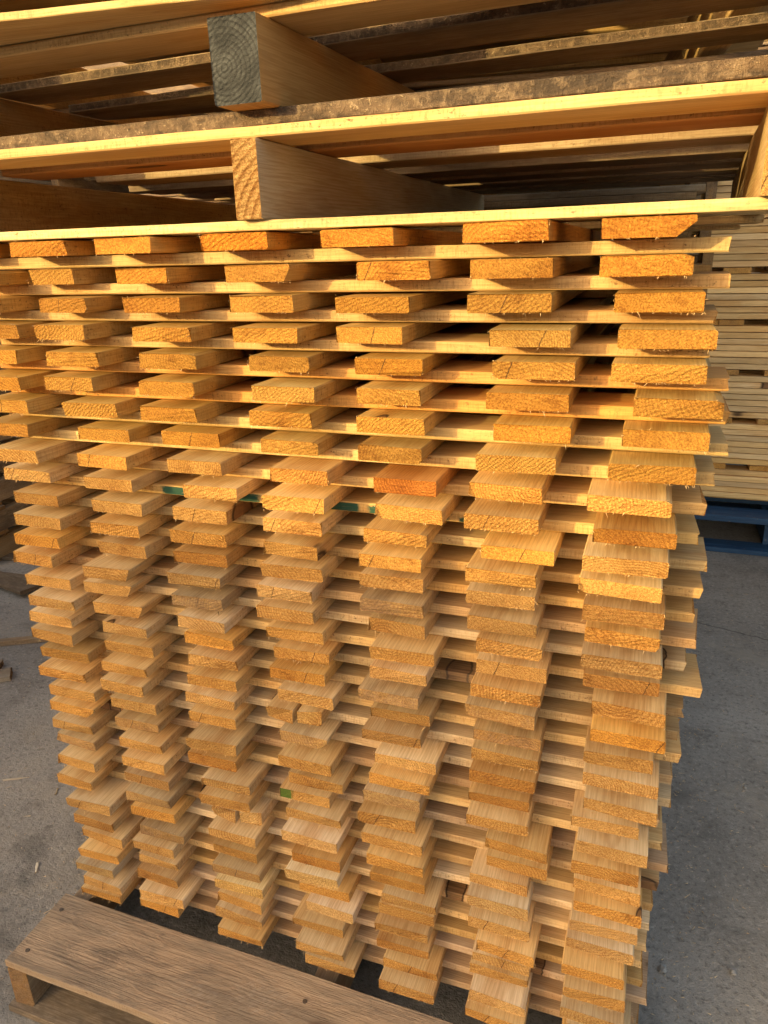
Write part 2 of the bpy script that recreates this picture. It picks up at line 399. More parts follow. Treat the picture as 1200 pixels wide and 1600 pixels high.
# ------------------------------------------------------------------ ground
ZG = -1.441
bm = bmesh.new()
bmesh.ops.create_grid(bm, x_segments=40, y_segments=40, size=60)
me = bpy.data.meshes.new('concrete_ground'); bm.to_mesh(me); bm.free(); me.materials.append(M_GROUND)
g = link_mesh('ground', me, loc=(0, 0, ZG)); g['kind'] = 'structure'

# ------------------------------------------------------------------ pallets
# unit boards shared by all pallets; length along X, scaled to fit
UNIT = {}
def unit_board(kind, variant, T, Wd, mats=None):
    key = (kind, variant, round(T, 4), round(Wd, 3), tuple(q.name for q in mats) if mats else None)
    if key not in UNIT:
        UNIT[key] = board_mesh(kind, 1.0, Wd, T, seg=12 if not kind.startswith(('far', 'bg', 'blue')) else 3, wob=.0011, seed=hash(key) % 9999 if False else variant * 17 + int(T * 10000) + int(Wd * 1000), mats=mats, rough=.0012)
    return UNIT[key]

def put_board(name, parent, x0, x1, y0, y1, z0, z1, color, variant=0, along='X', mats=None, kind=None, label=None, tilt=0, yaw=0, flip=False):
    if along == 'X':
        me = unit_board(kind or name, variant, z1 - z0, y1 - y0, mats)
        o = link_mesh(name, me, parent, (x0, (y0 + y1) / 2, z0), (0, tilt, yaw), color, (x1 - x0, 1, 1))
    else:
        me = unit_board(kind or name, variant, z1 - z0, x1 - x0, mats)
        o = link_mesh(name, me, parent, ((x0 + x1) / 2, y0, z0), (tilt, 0, math.pi / 2 + yaw), color, (y1 - y0, 1, 1))
    if label: o['label'] = label
    return o

def col(base, w=0.0, r=rnd, v=.08):
    t = tint(base, r, v); return (t[0], t[1], t[2], w)

ZL = [0.0006, -0.0403, -0.0804, -0.1202, -0.1601, -0.2002, -0.2413, -0.2828, -0.3244, -0.3652, -0.4054, -0.4453, -0.4848, -0.5243, -0.5642, -0.6043, -0.6444, -0.6847, -0.7249, -0.7653, -0.8058, -0.8464, -0.8868, -0.9272, -0.9675, -1.008, -1.0485, -1.089, -1.1293, -1.1695, -1.2096, -1.2499, -1.2902]
TAB = [
   [(12,-76,100),(189,-84,100),(345,-89,97),(520,-88,99),(694,-87,97),(881,-96,100),(1036,-87,100)] ,
   [(53,-81,100),(185,-61,91),(360,-76,90),(547,-79,96),(738,-79,97),(886,-80,96),(1037,-82,98)] ,
   [(42,-78,100),(209,-74,92),(371,-77,97),(544,-71,97),(708,-77,98),(884,-76,102),(1054,-69,98)] ,
   [(61,-76,100),(201,-81,90),(383,-80,96),(550,-76,102),(699,-69,93),(911,-80,100),(1066,-80,103)] ,
   [(48,-70,100),(214,-79,95),(386,-76,99),(565,-71,96),(727,-72,95),(916,-75,100),(1061,-72,103)] ,
   [(57,-86,100),(190,-67,96),(379,-77,100),(573,-80,96),(725,-71,90),(909,-68,102),(1086,-74,98)] ,
   [(52,-72,100),(222,-67,96),(369,-67,102),(554,-60,97),(724,-63,96),(916,-66,98),(1076,-61,101)] ,
   [(36,-62,100),(230,-54,102),(390,-47,101),(563,-53,94),(721,-60,97),(897,-69,101),(1064,-71,101)] ,
   [(54,-73,100),(231,-66,100),(399,-58,99),(580,-62,95),(746,-71,90),(884,-63,99),(1041,-74,101)] ,
   [(51,-51,102),(229,-58,100),(421,-56,97),(573,-74,99),(750,-68,100),(881,-71,99),(1051,-79,100)] ,
   [(68,-56,101),(238,-57,102),(396,-54,99),(562,-61,96),(726,-60,96),(905,-75,100),(1043,-79,103)] ,
   [(66,-61,104),(226,-58,99),(387,-54,102),(557,-61,97),(718,-61,98),(882,-69,99),(1039,-64,105)] ,
   [(51,-57,98),(229,-51,102),(383,-49,101),(553,-57,101),(714,-48,100),(880,-56,97),(1046,-61,103)] ,
   [(33,-56,95),(205,-70,94),(367,-50,103),(536,-54,97),(714,-50,99),(884,-60,99),(1047,-50,101)] ,
   [(58,-56,101),(185,-51,100),(367,-51,99),(531,-48,99),(719,-40,96),(894,-53,99),(1049,-51,104)] ,
   [(61,-61,103),(199,-49,103),(372,-52,93),(542,-41,102),(730,-53,100),(897,-43,102),(1051,-34,103)] ,
   [(42,-52,100),(203,-45,96),(373,-37,102),(549,-34,102),(721,-46,94),(890,-47,103),(1064,-45,104)] ,
   [(33,-49,99),(204,-43,105),(377,-39,99),(538,-36,103),(705,-49,102),(882,-46,105),(1067,-50,103)] ,
   [(48,-41,110),(192,-51,99),(372,-41,99),(552,-39,106),(720,-37,100),(894,-42,105),(1057,-48,96)] ,
   [(39,-48,110),(181,-51,92),(361,-38,102),(528,-38,100),(706,-43,100),(891,-39,105),(1063,-45,103)] ,
   [(53,-46,105),(195,-44,104),(362,-39,97),(545,-42,94),(730,-47,106),(888,-41,102),(1066,-54,102)] ,
   [(43,-44,110),(198,-46,99),(369,-62,101),(551,-55,97),(720,-49,105),(884,-41,97),(1047,-44,100)] ,
   [(35,-44,98),(204,-53,96),(360,-52,99),(565,-46,103),(705,-48,100),(884,-48,99),(1060,-52,102)] ,
   [(33,-39,97),(207,-56,99),(389,-61,100),(540,-42,99),(698,-56,102),(916,-50,100),(1053,-54,98)] ,
   [(38,-53,97),(206,-52,106),(382,-61,100),(554,-44,107),(707,-57,106),(917,-42,100),(1058,-48,98)] ,
   [(32,-61,90),(205,-58,102),(395,-45,108),(550,-58,106),(713,-62,102),(889,-46,98),(1062,-49,100)] ,
   [(68,-74,104),(206,-51,100),(386,-54,103),(562,-60,96),(716,-59,101),(890,-55,100),(1059,-49,103)] ,
   [(71,-72,95),(224,-55,102),(387,-51,99),(552,-65,100),(736,-60,99),(894,-59,100),(1056,-51,107)] ,
   [(82,-68,101),(200,-58,99),(390,-61,102),(568,-48,101),(727,-47,101),(908,-70,101),(1049,-66,98)] ,
   [(73,-77,92),(200,-51,94),(390,-58,104),(579,-54,98),(719,-54,100),(899,-55,100),(1054,-73,97)] ,
   [(56,-78,95),(195,-55,98),(387,-56,103),(555,-59,103),(720,-50,100),(895,-48,102),(1054,-78,97)] ,
   [(67,-75,97),(206,-64,107),(381,-57,109),(563,-73,98),(735,-55,103),(897,-68,98),(1065,-74,100)] ,
   [(50,-68,100),(188,-54,96),(383,-63,101),(577,-64,99),(731,-68,103),(894,-73,102),(1056,-67,100)] ,
]
KNOT = {17: (.803, .021), 31: (.953, .015), 28: (.804, .019), 26: (.298, .018), 15: (1.098, .013), 22: (.10, .016), 20: (.47, .014)}
CROSSX = {1: 1.122, 2: 1.131, 3: 1.121, 4: 1.112, 5: 1.141, 6: 1.146, 7: 1.15, 8: 1.141, 9: 1.133, 10: 1.129, 11: 1.144, 12: 1.143, 13: 1.137, 14: 1.147, 15: 1.135, 16: 1.158, 17: 1.141, 18: 1.137, 19: 1.144, 20: 1.135, 21: 1.14, 22: 1.125, 23: 1.133, 24: 1.145, 25: 1.138, 26: 1.129, 27: 1.13, 28: 1.129, 29: 1.125, 30: 1.126, 31: 1.14, 32: 1.12, 33: 1.13}
YC = [-0.0229, -0.0141, -0.0133, -0.0156, -0.012, -0.009, -0.0039, 0.0023, 0.0026, 0.0006, 0.0019, 0.0041, 0.0079, 0.0082, 0.0116, 0.0147, 0.0166, 0.017, 0.0188, 0.0178, 0.0166, 0.0146, 0.0124, 0.0102, 0.0109, 0.0085, 0.0069, 0.0047, 0.0034, 0.0025, 0.0029, -0.0017, -0.0048]
NL = 33
TP = .0230

# --- the three pallets lying on top of the stack
def turned(P, yaw_deg):
    P.rotation_euler = (0, 0, math.radians(yaw_deg))
A = thing('wooden_pallet', 'pale new pallet lying directly on the stack, bare banded stringer end', 'pallet', (.6, -.1, .0215), 'pallets on top of the stack', math.radians(-1.2))
def PA(name, x0, x1, y0, y1, z0, z1, c, **kw):
    return put_board(name, A, x0 - .6, x1 - .6, y0, y1, z0 - .0215, z1 - .0215, c, **kw)
PA('bottom_board', -.16, 1.25, .0, .13, .0218, .0345, (.68, .55, .28, 0), variant=1, label='pale yellow bottom board along the front', yaw=math.radians(1.2))
PA('bottom_board', -.10, 1.19, .56, .66, .0218, .0345, col(PINE, .3), variant=2)
PA('bottom_board', -.10, 1.19, 1.08, 1.18, .0218, .0345, col(PINE, .3), variant=3)
PA('stringer', .536, .5675, .002, 1.2, .0348, .1295, (.56, .45, .30, 0), variant=4, along='Y', mats=(M_FACE, M_BANDEND, M_FACE), label='middle stringer with bare banded end grain')
PA('stringer', 1.142, 1.178, .01, 1.2, .0348, .1295, col(PALE, .1), variant=5, along='Y', yaw=math.radians(-1.2))
PA('stringer', -.085, -.045, .01, 1.2, .0348, .1295, col(PINE, .25), variant=6, along='Y', yaw=math.radians(3))
PA('deck_board', -.10, 1.22, .0, .095, .1298, .1430, (.74, .475, .205, 0), variant=7, label='bright yellow front deck board', yaw=math.radians(1.0))
PA('deck_board', -.02, 1.20, .165, .26, .1298, .1430, (.62, .31, .12, 0), variant=8, label='orange deck board with a dark knot')
PA('deck_board', .03, 1.19, .345, .445, .1298, .1430, (.56, .43, .27, .35), variant=9)
for i, ys in enumerate((.55, .72, .88, 1.06)):
    PA('deck_board', -.06, 1.19, ys, ys + .11, .1298, .1430, col(OLD, .5), variant=10 + i)

B = thing('wooden_pallet', 'second pallet above the stack, with grey-painted stringer end and dark bottom board', 'pallet', (.6, -.1, .1435), 'pallets on top of the stack', math.radians(-3.5))
def PB(name, x0, x1, y0, y1, z0, z1, c, **kw):
    return put_board(name, B, x0 - .6, x1 - .6, y0, y1, z0 - .1435, z1 - .1435, c, **kw)
PB('bottom_board', -.15, 1.30, -.005, .13, .1437, .1630, (.065, .045, .028, .08), variant=21, label='dark brown weathered bottom board along the front', tilt=-.0045, yaw=math.radians(3.5), mats=(M_BARK, M_END, M_BARK))
PB('bottom_board', -.10, 1.19, .56, .66, .1437, .1620, col(PALE, .2), variant=22)
PB('bottom_board', -.10, 1.19, 1.05, 1.15, .1437, .1620, col(OLD, .5), variant=23)
PB('stringer', .5175, .585, -.004, 1.18, .1655, .2595, (.50, .31, .12, 0), variant=24, along='Y', mats=(M_FACE, M_GREYEND, M_FACE), label='thick stringer with grey-painted end grain')
PB('stringer', 1.148, 1.19, .01, 1.18, .1695, .2595, col(PINE, .2), variant=25, along='Y')
PB('stringer', -.10, -.055, .01, 1.18, .1635, .2595, (.46, .29, .12, .1), variant=26, along='Y', yaw=math.radians(2))
PB('deck_board', -.14, 1.20, -.004, .09, .2598, .2733, (.68, .47, .21, 0), variant=27, label='pale front deck board partly shaded by the pallet above', yaw=math.radians(2.5))
PB('deck_board', -.06, 1.21, .172, .28, .2598, .2733, (.44, .33, .20, .55), variant=28, mats=(M_FACE, M_END, M_BARK))
PB('deck_board', -.065, 1.19, .36, .455, .2598, .2733, (.40, .31, .21, .6), variant=29, mats=(M_FACE, M_END, M_BARK))
for i, ys in enumerate((.58, .76, .93, 1.07)):
    PB('deck_board', -.10, 1.19, ys, ys + .095, .2598, .2733, col(OLD, .6), variant=30 + i)

Cc = thing('wooden_pallet', 'topmost pallet, lying slightly askew at the top edge', 'pallet', (.2541, -.148, .2735), 'pallets on top of the stack', math.radians(7.2))
def PC(name, x0, x1, y0, y1, z0, z1, c, **kw):
    return put_board(name, Cc, x0, x1, y0, y1, z0 - .2735, z1 - .2735, c, **kw)
PC('bottom_board', -.4, .95, .0, .12, .2737, .2830, (.68, .50, .23, 0), variant=41)
PC('bottom_board', -.4, .95, .56, .66, .2737, .2830, col(OLD, .4), variant=42)
PC('bottom_board', -.4, .95, 1.06, 1.16, .2737, .2830, col(OLD, .4), variant=43)
for i, xs in enumerate((-.36, .26, .90)):
    PC('stringer', xs, xs + .042, .01, 1.18, .2833, .380, col(PINE, .2), variant=44 + i, along='Y')
for i, ys in enumerate((.0, .26, .5, .76, 1.04)):
    PC('deck_board', -.4, .95, ys, ys + .115, .3803, .395, col(PALE if i == 0 else PINE, .2), variant=50 + i)

# unseen pallets added above the frame to shade what is behind the pile
def copy_tree(o, parent=None):
    c = o.copy(); COL.objects.link(c); c.parent = parent
    for ch in list(o.children): copy_tree(ch, c)
    return c
for i, (nm, dx, yw) in enumerate((('next above the topmost visible pallet', .0, -1.0), ('second above the topmost visible pallet', .03, 1.5), ('third above the topmost visible pallet', -.02, .5),
                             ('fourth above the topmost visible pallet', .02, -.8), ('highest of the pile, far above the frame', .0, 1.0))):
    q = copy_tree(A); q.location = (.6 + dx, -.1, .3953 + i * .1222); q.rotation_euler = (0, 0, math.radians(yw))
    q['label'] = 'added unseen pallet for shade, ' + nm

# --- the old pallet under the stack
D = thing('wooden_pallet', 'old grey-brown worn pallet on the concrete, under the front stack', 'pallet', (.5, .5, ZG), None)
def PD(name, x0, x1, y0, y1, z0, z1, c, **kw):
    return put_board(name, D, x0 - .5, x1 - .5, y0 - .5, y1 - .5, z0 - ZG, z1 - ZG, c, **kw)
ZT = -1.3096
PD('deck_board', -.050, 1.15, -.236, -.066, ZT - .0195, ZT, (.42, .31, .21, .60), variant=61, yaw=math.radians(-.7), mats=(M_WORN, M_END, M_EDGE), label='wide scuffed front deck board')
for i, ys in enumerate((.02, .28, .54, .80, 1.02)):
    PD('deck_board', -.04, 1.12, ys, ys + .13, ZT - .0195, ZT, col(OLD, .7), variant=62 + i)
for i, xs in enumerate((-.048, .540, 1.09)):
    PD('stringer', xs, xs + .044, -.234, 1.15, ZG + .0185, ZT - .020, (.40, .28, .17, .35), variant=70 + i, along='Y')
PD('bottom_board', -.055, 1.13, -.248, -.10, ZG + .001, ZG + .018, (.33, .24, .15, .7), variant=75)
PD('bottom_board', -.05, 1.13, .45, .55, ZG + .001, ZG + .018, col(OLD, .7), variant=76)
PD('bottom_board', -.05, 1.13, 1.02, 1.14, ZG + .001, ZG + .018, col(OLD, .7), variant=77)
for (nx, ny) in ((-.028, -.105), (-.022, -.205), (.553, -.125), (.558, -.215)):
    bm = bmesh.new(); bmesh.ops.create_cone(bm, cap_ends=True, segments=10, radius1=.0048, radius2=.0042, depth=.0024)
    me = bpy.data.meshes.new('nail'); bm.to_mesh(me); bm.free(); me.materials.append(M_STEEL)
    link_mesh('nail', me, D, (nx - .5, ny - .5, ZT - ZG + .0002))

# ------------------------------------------------------------------ the stack of slatted panels
PLANK = [board_mesh('plank', 1.21, .1, TP, seg=5, seed=100 + i, rough=.0018, ch=.0013, bow=0, wob=.0009,
                    wane=(rnd.choice((0, 1, 2, 3)), rnd.uniform(.004, .009), rnd.uniform(.003, .008)) if i % 4 == 0 else None) for i in range(26)]
PLANK_CUT = board_mesh('plank', 1.21, .1, TP, seg=5, seed=300, wane=(0, .019, .0165))     # lower right corner sawn off
PLANK_CUT2 = board_mesh('plank', 1.21, .1, TP, seg=5, seed=301, wane=(0, .011, .0175))
PLANK_TOPCUT = board_mesh('plank', 1.21, .1, TP, seg=5, seed=302, wane=(3, .016, .014))
HALF_L = board_mesh('plank', 1.21, .052, TP, seg=5, seed=303, rough=.003)
HALF_R = board_mesh('plank', 1.21, .044, TP, seg=5, seed=304, rough=.003)
M_GREENSAWN = wood('wood_sawn_green_paint', kerf=1.0, paint=[(.296, .373, -.01, .03), (.43, .476, -.01, .03), (.548, .650, -.01, .03), (.665, .79, -.01, .013), (.81, .885, -.01, .009)])
M_GREENEND = wood('wood_end_green_paint', end=True, paint=[(.026, .06, -.01, .03)], paint_axis='y', paint_col=(.07, .13, .02, 1))
NOTE = {1: ', rightmost board corner cut', 10: ', green paint on crossbar', 24: ', green board end',
        20: ', split board end', 26: ', split board end', 9: ', one reddish end'}
crossmesh = {}
def sliver(bm, p, d, L, w, up):
    d = d.normalized(); s = d.cross(up); 
    if s.length < 1e-4: s = d.cross(Vector((1, 0, 0)))
    s.normalize(); n = d.cross(s)
    a = [bm.verts.new(p + s * w), bm.verts.new(p - s * w), bm.verts.new(p + n * w), bm.verts.new(p + d * L)]
    for t in ((0, 1, 3), (1, 2, 3), (2, 0, 3)): bm.faces.new([a[i] for i in t])

for k in range(1, NL + 1):
    r = random.Random(500 + k)
    row = TAB[k - 1]; z = ZL[k - 1] - .0022
    znext = ZL[k] - .0022 + TP if k < NL else -1.3093
    ym = YC[k - 1] - .063
    where = 'sunlit' if k <= 9 else ('half-lit' if k <= 16 else 'shaded')
    P = thing('pallet_panel', '%s pallet panel, %s from the top of the front stack%s' % (where, ORD[k - 1], NOTE.get(k, '')), 'pallet panel',
              (.55, ym + .65, znext), 'slatted pallet panels in the front stack')
    ox, oy, oz = .55, ym + .65, znext
    fuzz = bmesh.new()
    # one base tone per panel; sun and shade tinted in, upper gold, lower pale
    base = GOLD if k < 9 else (PINE if k < 13 else (.66, .468, .235))
    if k == 1: base = (.57, .305, .072)
    if k == 2: base = (.56, .335, .095)
    for c, (xm, ym_, wm) in enumerate(row):
        x, y, w = xm / 1000, ym_ / 1000, wm / 1000
        me = PLANK[(k * 7 + c * 5 + r.randrange(3)) % len(PLANK)]
        cl = tint(base, r, .10, .10)
        if (k, c) == (1, 6): me = PLANK_CUT
        if (k, c) in ((2, 3), (14, 1), (15, 1), (16, 1)): me = PLANK_CUT2
        if (k, c) in ((21, 3), (22, 0)): me = PLANK_CUT
        if (k, c) == (9, 4): cl = (.52, .25, .075, 0)
        if r.random() < .12: cl = (cl[0] * .80, cl[1] * .72, cl[2] * .62, 0)
        if k > 12 and r.random() < .10: cl = (cl[0], cl[1], cl[2], r.uniform(.2, .45))
        if r.random() < .16: cl = (min(.8, cl[0] * 1.12), cl[1] * 1.16, cl[2] * 1.3, 0)
        yaw = math.pi / 2 + r.gauss(0, .006)
        roll = r.gauss(0, .012)
        if (k, c) in ((20, 3), (26, 2)):
            link_mesh('plank', HALF_L, P, (x - .026 - ox, y - oy, z - oz), (0, 0, yaw + .01), cl)
            link_mesh('plank', HALF_R, P, (x + .027 - ox, y + .004 - oy, z - oz), (0, 0, yaw - .012), (min(.8, cl[0] * 1.2), cl[1] * 1.25, cl[2] * 1.3, 0))
        else:
            o = link_mesh('plank', me, P, (x - ox, y - oy, z - oz), (0, 0, yaw), cl, (1, w / .1, r.uniform(.90, 1.0)))
            if (k, c) == (24, 3):
                me2 = me.copy(); me2.materials[1] = M_GREENEND; o.data = me2
                o['label'] = 'board end with a green paint spot'
        # torn fibres along the sawn end
        n = 14
        rough_end = r.random()
        for _ in range(int(n * (.4 + 1.8 * rough_end))):
            e = r.random()
            if e < .6: p = Vector((x + r.uniform(-w / 2, w / 2), y + r.uniform(-.001, .002), z + r.uniform(-.0006, .0012))); up = Vector((0, 0, 1)); dd = Vector((r.uniform(-.7, .7), r.uniform(-.8, -.1), r.uniform(-.8, -.05)))
            elif e < .8: p = Vector((x + (w / 2) * r.choice((-1, 1)), y, z + r.uniform(0, TP))); up = Vector((1, 0, 0)); dd = Vector((r.uniform(-.6, .6), -.6, r.uniform(-.6, .3)))
            else: p = Vector((x + r.uniform(-w / 2, w / 2), y, z + TP * .97)); up = Vector((0, 0, 1)); dd = Vector((r.uniform(-.8, .8), -.5, r.uniform(-.1, .5)))
            sliver(fuzz, p - Vector((ox, oy, oz)), dd, r.uniform(.0016, .0050) * (2.4 if r.random() < .05 else 1), r.uniform(.0004, .0010), up)
    me = bpy.data.meshes.new('splinters'); fuzz.to_mesh(me); fuzz.free(); me.materials.append(M_FACE)
    o = link_mesh('splinters', me, P, color=(.70, .50, .26, 0)); o['kind'] = 'stuff'
    # crossbars under the boards: front, middle, back
    xa = min(row[0][0] / 1000 - .045 + r.uniform(.0, .02), .04)
    if k in (9, 10): xa = -.052 + row[0][0] / 1000 - .02
    xb = CROSSX[k]
    tc = z - .0004 - (znext + .0004)
    cy = YC[k - 1] - .006
    cb = (.61, .415, .17) if r.random() < .6 else (.57, .35, .13)
    if k > 13:
        q0 = r.random()
        cb = (.69, .51, .29) if q0 < .38 else ((.52, .355, .205) if q0 < .68 else (.61, .41, .18))
    if k < 10: cb = (cb[0] * 1.04, cb[1] * 1.08, cb[2] * 1.18)  # crossbars in the sunlit rows get a lifted tint
    if k in (5, 6): cb = (.62, .33, .10)
    for q, yy in enumerate((cy, cy + .52, cy + 1.02)):
        gm = (M_FACE, M_END, M_GREENSAWN) if (k == 10 and q == 0) else (M_FACE, M_END, M_SAWN)
        if q == 0 and k in KNOT:
            gm = (wood('wood_face_knot', spots=[(KNOT[k][0], -.036, KNOT[k][1])]), M_END, wood('wood_sawn_knot', kerf=1.0, spots=[(KNOT[k][0], -.036, KNOT[k][1])]))
        me = board_mesh('cross_board', xb - xa, .1, tc, seg=6, seed=k * 10 + q, mats=gm, rough=.0015, wob=.0012)
        dx = 0 if q == 0 else r.uniform(-.018, .012)
        if q == 0 and (k == 10 or k in KNOT): me.transform(Matrix.Translation((xa, 0, 0)))
        o = link_mesh('cross_board', me, P, ((dx if (q == 0 and (k == 10 or k in KNOT)) else xa + dx) - ox, yy + .05 - oy, .0004), (0, 0, 0), tint(cb, r, .10, .06)[:3] + (r.choice((0, 0, .08, .18, .3)) if k > 10 else r.choice((0, 0, .06)),))

# ------------------------------------------------------------------ stack on the blue pallet, behind right
FX0, FX1, FY0 = 1.00, 2.42, 2.84
blue = thing('wooden_pallet', 'blue painted pallet on the concrete under the right background stack', 'pallet', (1.7, 3.2, ZG), None)
def PF(name, x0, x1, y0, y1, z0, z1, **kw):
    return put_board(name, blue, x0 - 1.7, x1 - 1.7, y0 - 3.2, y1 - 3.2, z0 - ZG, z1 - ZG, (.3, .3, .3, 0), mats=(M_BLUE, M_BLUE, M_BLUE), **kw)
PF('deck_board', FX0, FX1, FY0 - .12, FY0 + .03, -1.281, -1.250, variant=81, kind='blue_deck')
for i in range(4): PF('deck_board', FX0, FX1, FY0 + .2 + i * .26, FY0 + .32 + i * .26, -1.281, -1.250, variant=82 + i, kind='blue_deck')
for i, xs in enumerate((FX0, 1.64, 2.28)): PF('stringer', xs, xs + .12, FY0 - .02, FY0 + 1.1, ZG + .026, -1.2813, variant=86 + i, along='Y', kind='blue_stringer')
for i, ys in enumerate((FY0 - .12, FY0 + .5, FY0 + 1.0)): PF('bottom_board', FX0, FX1, ys, ys + .12, ZG + .001, ZG + .0255, variant=90 + i, kind='blue_bottom')
r = random.Random(77)
zf = -1.2495
FL = []
nfar = 27
for k in range(nfar):
    slot = (k % 4 == 3)
    first = (k < 1)
    P = thing('pallet_panel', 'pale pallet panel, %s up from the blue pallet at right%s' % (ORD[k], ', dark slots in its edge' if slot else ''), 'pallet panel',
              (1.7, 3.2, zf), 'pallet panels stacked on the blue pallet')
    y0 = FY0 + r.uniform(-.006, .006) + (.16 if first else 0)
    xa = FX0 + r.uniform(-.02, .02); xb = FX1 + r.uniform(-.02, .02)
    h = .02855
    base = (.88, .64, .33)
    def cl():
        t = tint(base, r, .10, .07); return (t[0], t[1], t[2], r.choice((0, 0, .08, .25)) if r.random() < .5 else .0)
    def FB(name, x0, x1, ya, yb, za, zb, v, along='X'):
        return put_board(name, P, x0 - 1.7, x1 - 1.7, ya - 3.2, yb - 3.2, za - zf, zb - zf, cl(), variant=v, along=along, kind='far_' + name, mats=(M_FACE, M_END, M_FACE))
    FB('plank', xa, xb, y0, y0 + .1, zf + .0003, zf + h - .0026, 110 + r.randrange(4))
    FB('plank', xa, xb, y0 + .95, y0 + 1.05, zf + .0003, zf + h - .0026, 110 + r.randrange(4))
    if slot:
        gaps = [1.435 + r.uniform(-.004, .004), 1.85 + r.uniform(-.02, .02)]
        if k == 19: gaps = [1.21, 1.434, 1.66]
        xs = xa
        edges = []
        for g0 in gaps + [xb]:
            n = max(1, round((g0 - xs) / .112)); w = (g0 - xs) / n
            for q in range(n): FB('cross_board', xs + q * w + .0004, xs + (q + 1) * w - .0004, y0 + .004, y0 + 1.04, zf + h, zf + 2 * h - .0026, 120, 'Y')
            xs = g0 + .108
    else:
        FB('plank', xa, xb, y0 + r.uniform(-.006, .006), y0 + .1, zf + h, zf + 2 * h - .0026, 115 + r.randrange(4))
        FB('plank', xa, xb, y0 + .95, y0 + 1.05, zf + h, zf + 2 * h - .0026, 115 + r.randrange(4))
    zf += 2 * h

# ------------------------------------------------------------------ dim pallet stacks behind
proto = []
def bg_pallet(label, group, loc, rot, w, wth):
    P = thing('wooden_pallet', label, 'pallet', loc, group, rot)
    def Q(name, x0, x1, y0, y1, z0, z1, v, along='X'):
        c = tint((.50, .37, .22), r, .14, .06); return put_board(name, P, x0, x1, y0, y1, z0, z1, (c[0], c[1], c[2], max(0, min(.9, wth + r.uniform(-.25, .25)))), variant=v, along=along, kind='bg_' + name)
    h = w / 2
    for i, y in enumerate((-.55, -.06, .43)): Q('bottom_board', -h, h, y, y + .11, .001, .0185, 130 + r.randrange(3))
    for x in (-h, -.02, h - .045): Q('stringer', x, x + .045, -.54, .54, .019, .122, 140 + r.randrange(3), 'Y')
    for i in range(5): Q('deck_board', -h, h, -.55 + i * .245, -.55 + i * .245 + .115, .1225, .1415, 150 + r.randrange(4))
    return P
r = random.Random(9)
STACKS = [('leftmost background stack', -2.62, 2.10, 17, .03, 1.25), ('tall stack behind left', -1.20, 2.75, 18, -.04, 1.25),
          ('tall stack just behind', .545, 1.90, 19, .0, 1.2), ('farthest tall stack', 1.80, 5.2, 24, .0, 1.3),
          ('second tall stack behind', .60, 3.25, 20, .0, 1.3)]
for (nm, sx, sy, n, rot, w) in STACKS:
    for k in range(n):
        bg_pallet('weathered pallet, %s up from the ground, %s' % (ORD[k], nm), 'pallets stacked in the background', (sx + r.uniform(-.02, .02), sy + r.uniform(-.02, .02), ZG + .0005 + k * .1425), rot + r.uniform(-.015, .015), w, .45)

r = random.Random(31)  # unseen stack added out of view to darken the ground at left
for k in range(11):
    bg_pallet('weathered pallet, %s up from the ground, unseen stack added for shade left of the photographer' % ORD[k], 'unseen pallets added left of the photographer for shade', (-2.35 + r.uniform(-.02, .02), -.55 + r.uniform(-.02, .02), ZG + .0005 + k * .1425), r.uniform(-.02, .02), 1.25, .4)

# ------------------------------------------------------------------ unseen occluder added behind the photographer; its shade leaves only the upper stack lit
def occluder_coat():
    k = NT('occluder_grey')
    co = k.n.new('ShaderNodeTexCoord').outputs['Object']
    n = k.noise(co, 1.2, 5, .6)
    k.l.new(k.mix(n, (.34, .32, .29, 1), (.50, .47, .43, 1)), k.b.inputs['Base Color']); k.b.inputs['Roughness'].default_value = .9
    return k.m
M_OCCLUDER = occluder_coat()
def box_mesh(name, x0, x1, y0, y1, z0, z1, mt):
    bm = bmesh.new(); bmesh.ops.create_cube(bm, size=1)
    for v in bm.verts: v.co = Vector((x0 + (v.co.x + .5) * (x1 - x0), y0 + (v.co.y + .5) * (y1 - y0), z0 + (v.co.z + .5) * (z1 - z0)))
    me = bpy.data.meshes.new(name); bm.to_mesh(me); bm.free(); me.materials.append(mt); return me
T_S = 12.0
hx, hy = math.sin(az), math.cos(az)
edge = Vector((.0085 - hx * T_S, -.06 - hy * T_S, -.322 + math.tan(el) * T_S))
occluder = thing('added_occluder', 'added unseen occluder far behind the photographer, one end taller', 'occluder', (edge.x, edge.y, ZG), None, math.atan2(.70, -.714))  # added out of view only to cast shade over the lower stack
Hs = edge.z - ZG
link_mesh('occluder_body', box_mesh('occluder_body', -16, 1.3, .25, 5, 0, Hs - .12, M_OCCLUDER), occluder)
link_mesh('occluder_body', box_mesh('occluder_body', 1.302, 14, .25, 5, 0, Hs + 1.7, M_OCCLUDER), occluder)  # taller end added to shade the left background stacks
link_mesh('occluder_top', box_mesh('occluder_top', -16.2, 1.3, .0, 5.2, Hs - .119, Hs, M_OCCLUDER), occluder)
link_mesh('occluder_top', box_mesh('occluder_top', 1.302, 14.2, .0, 5.2, Hs + 1.701, Hs + 1.82, M_OCCLUDER), occluder)

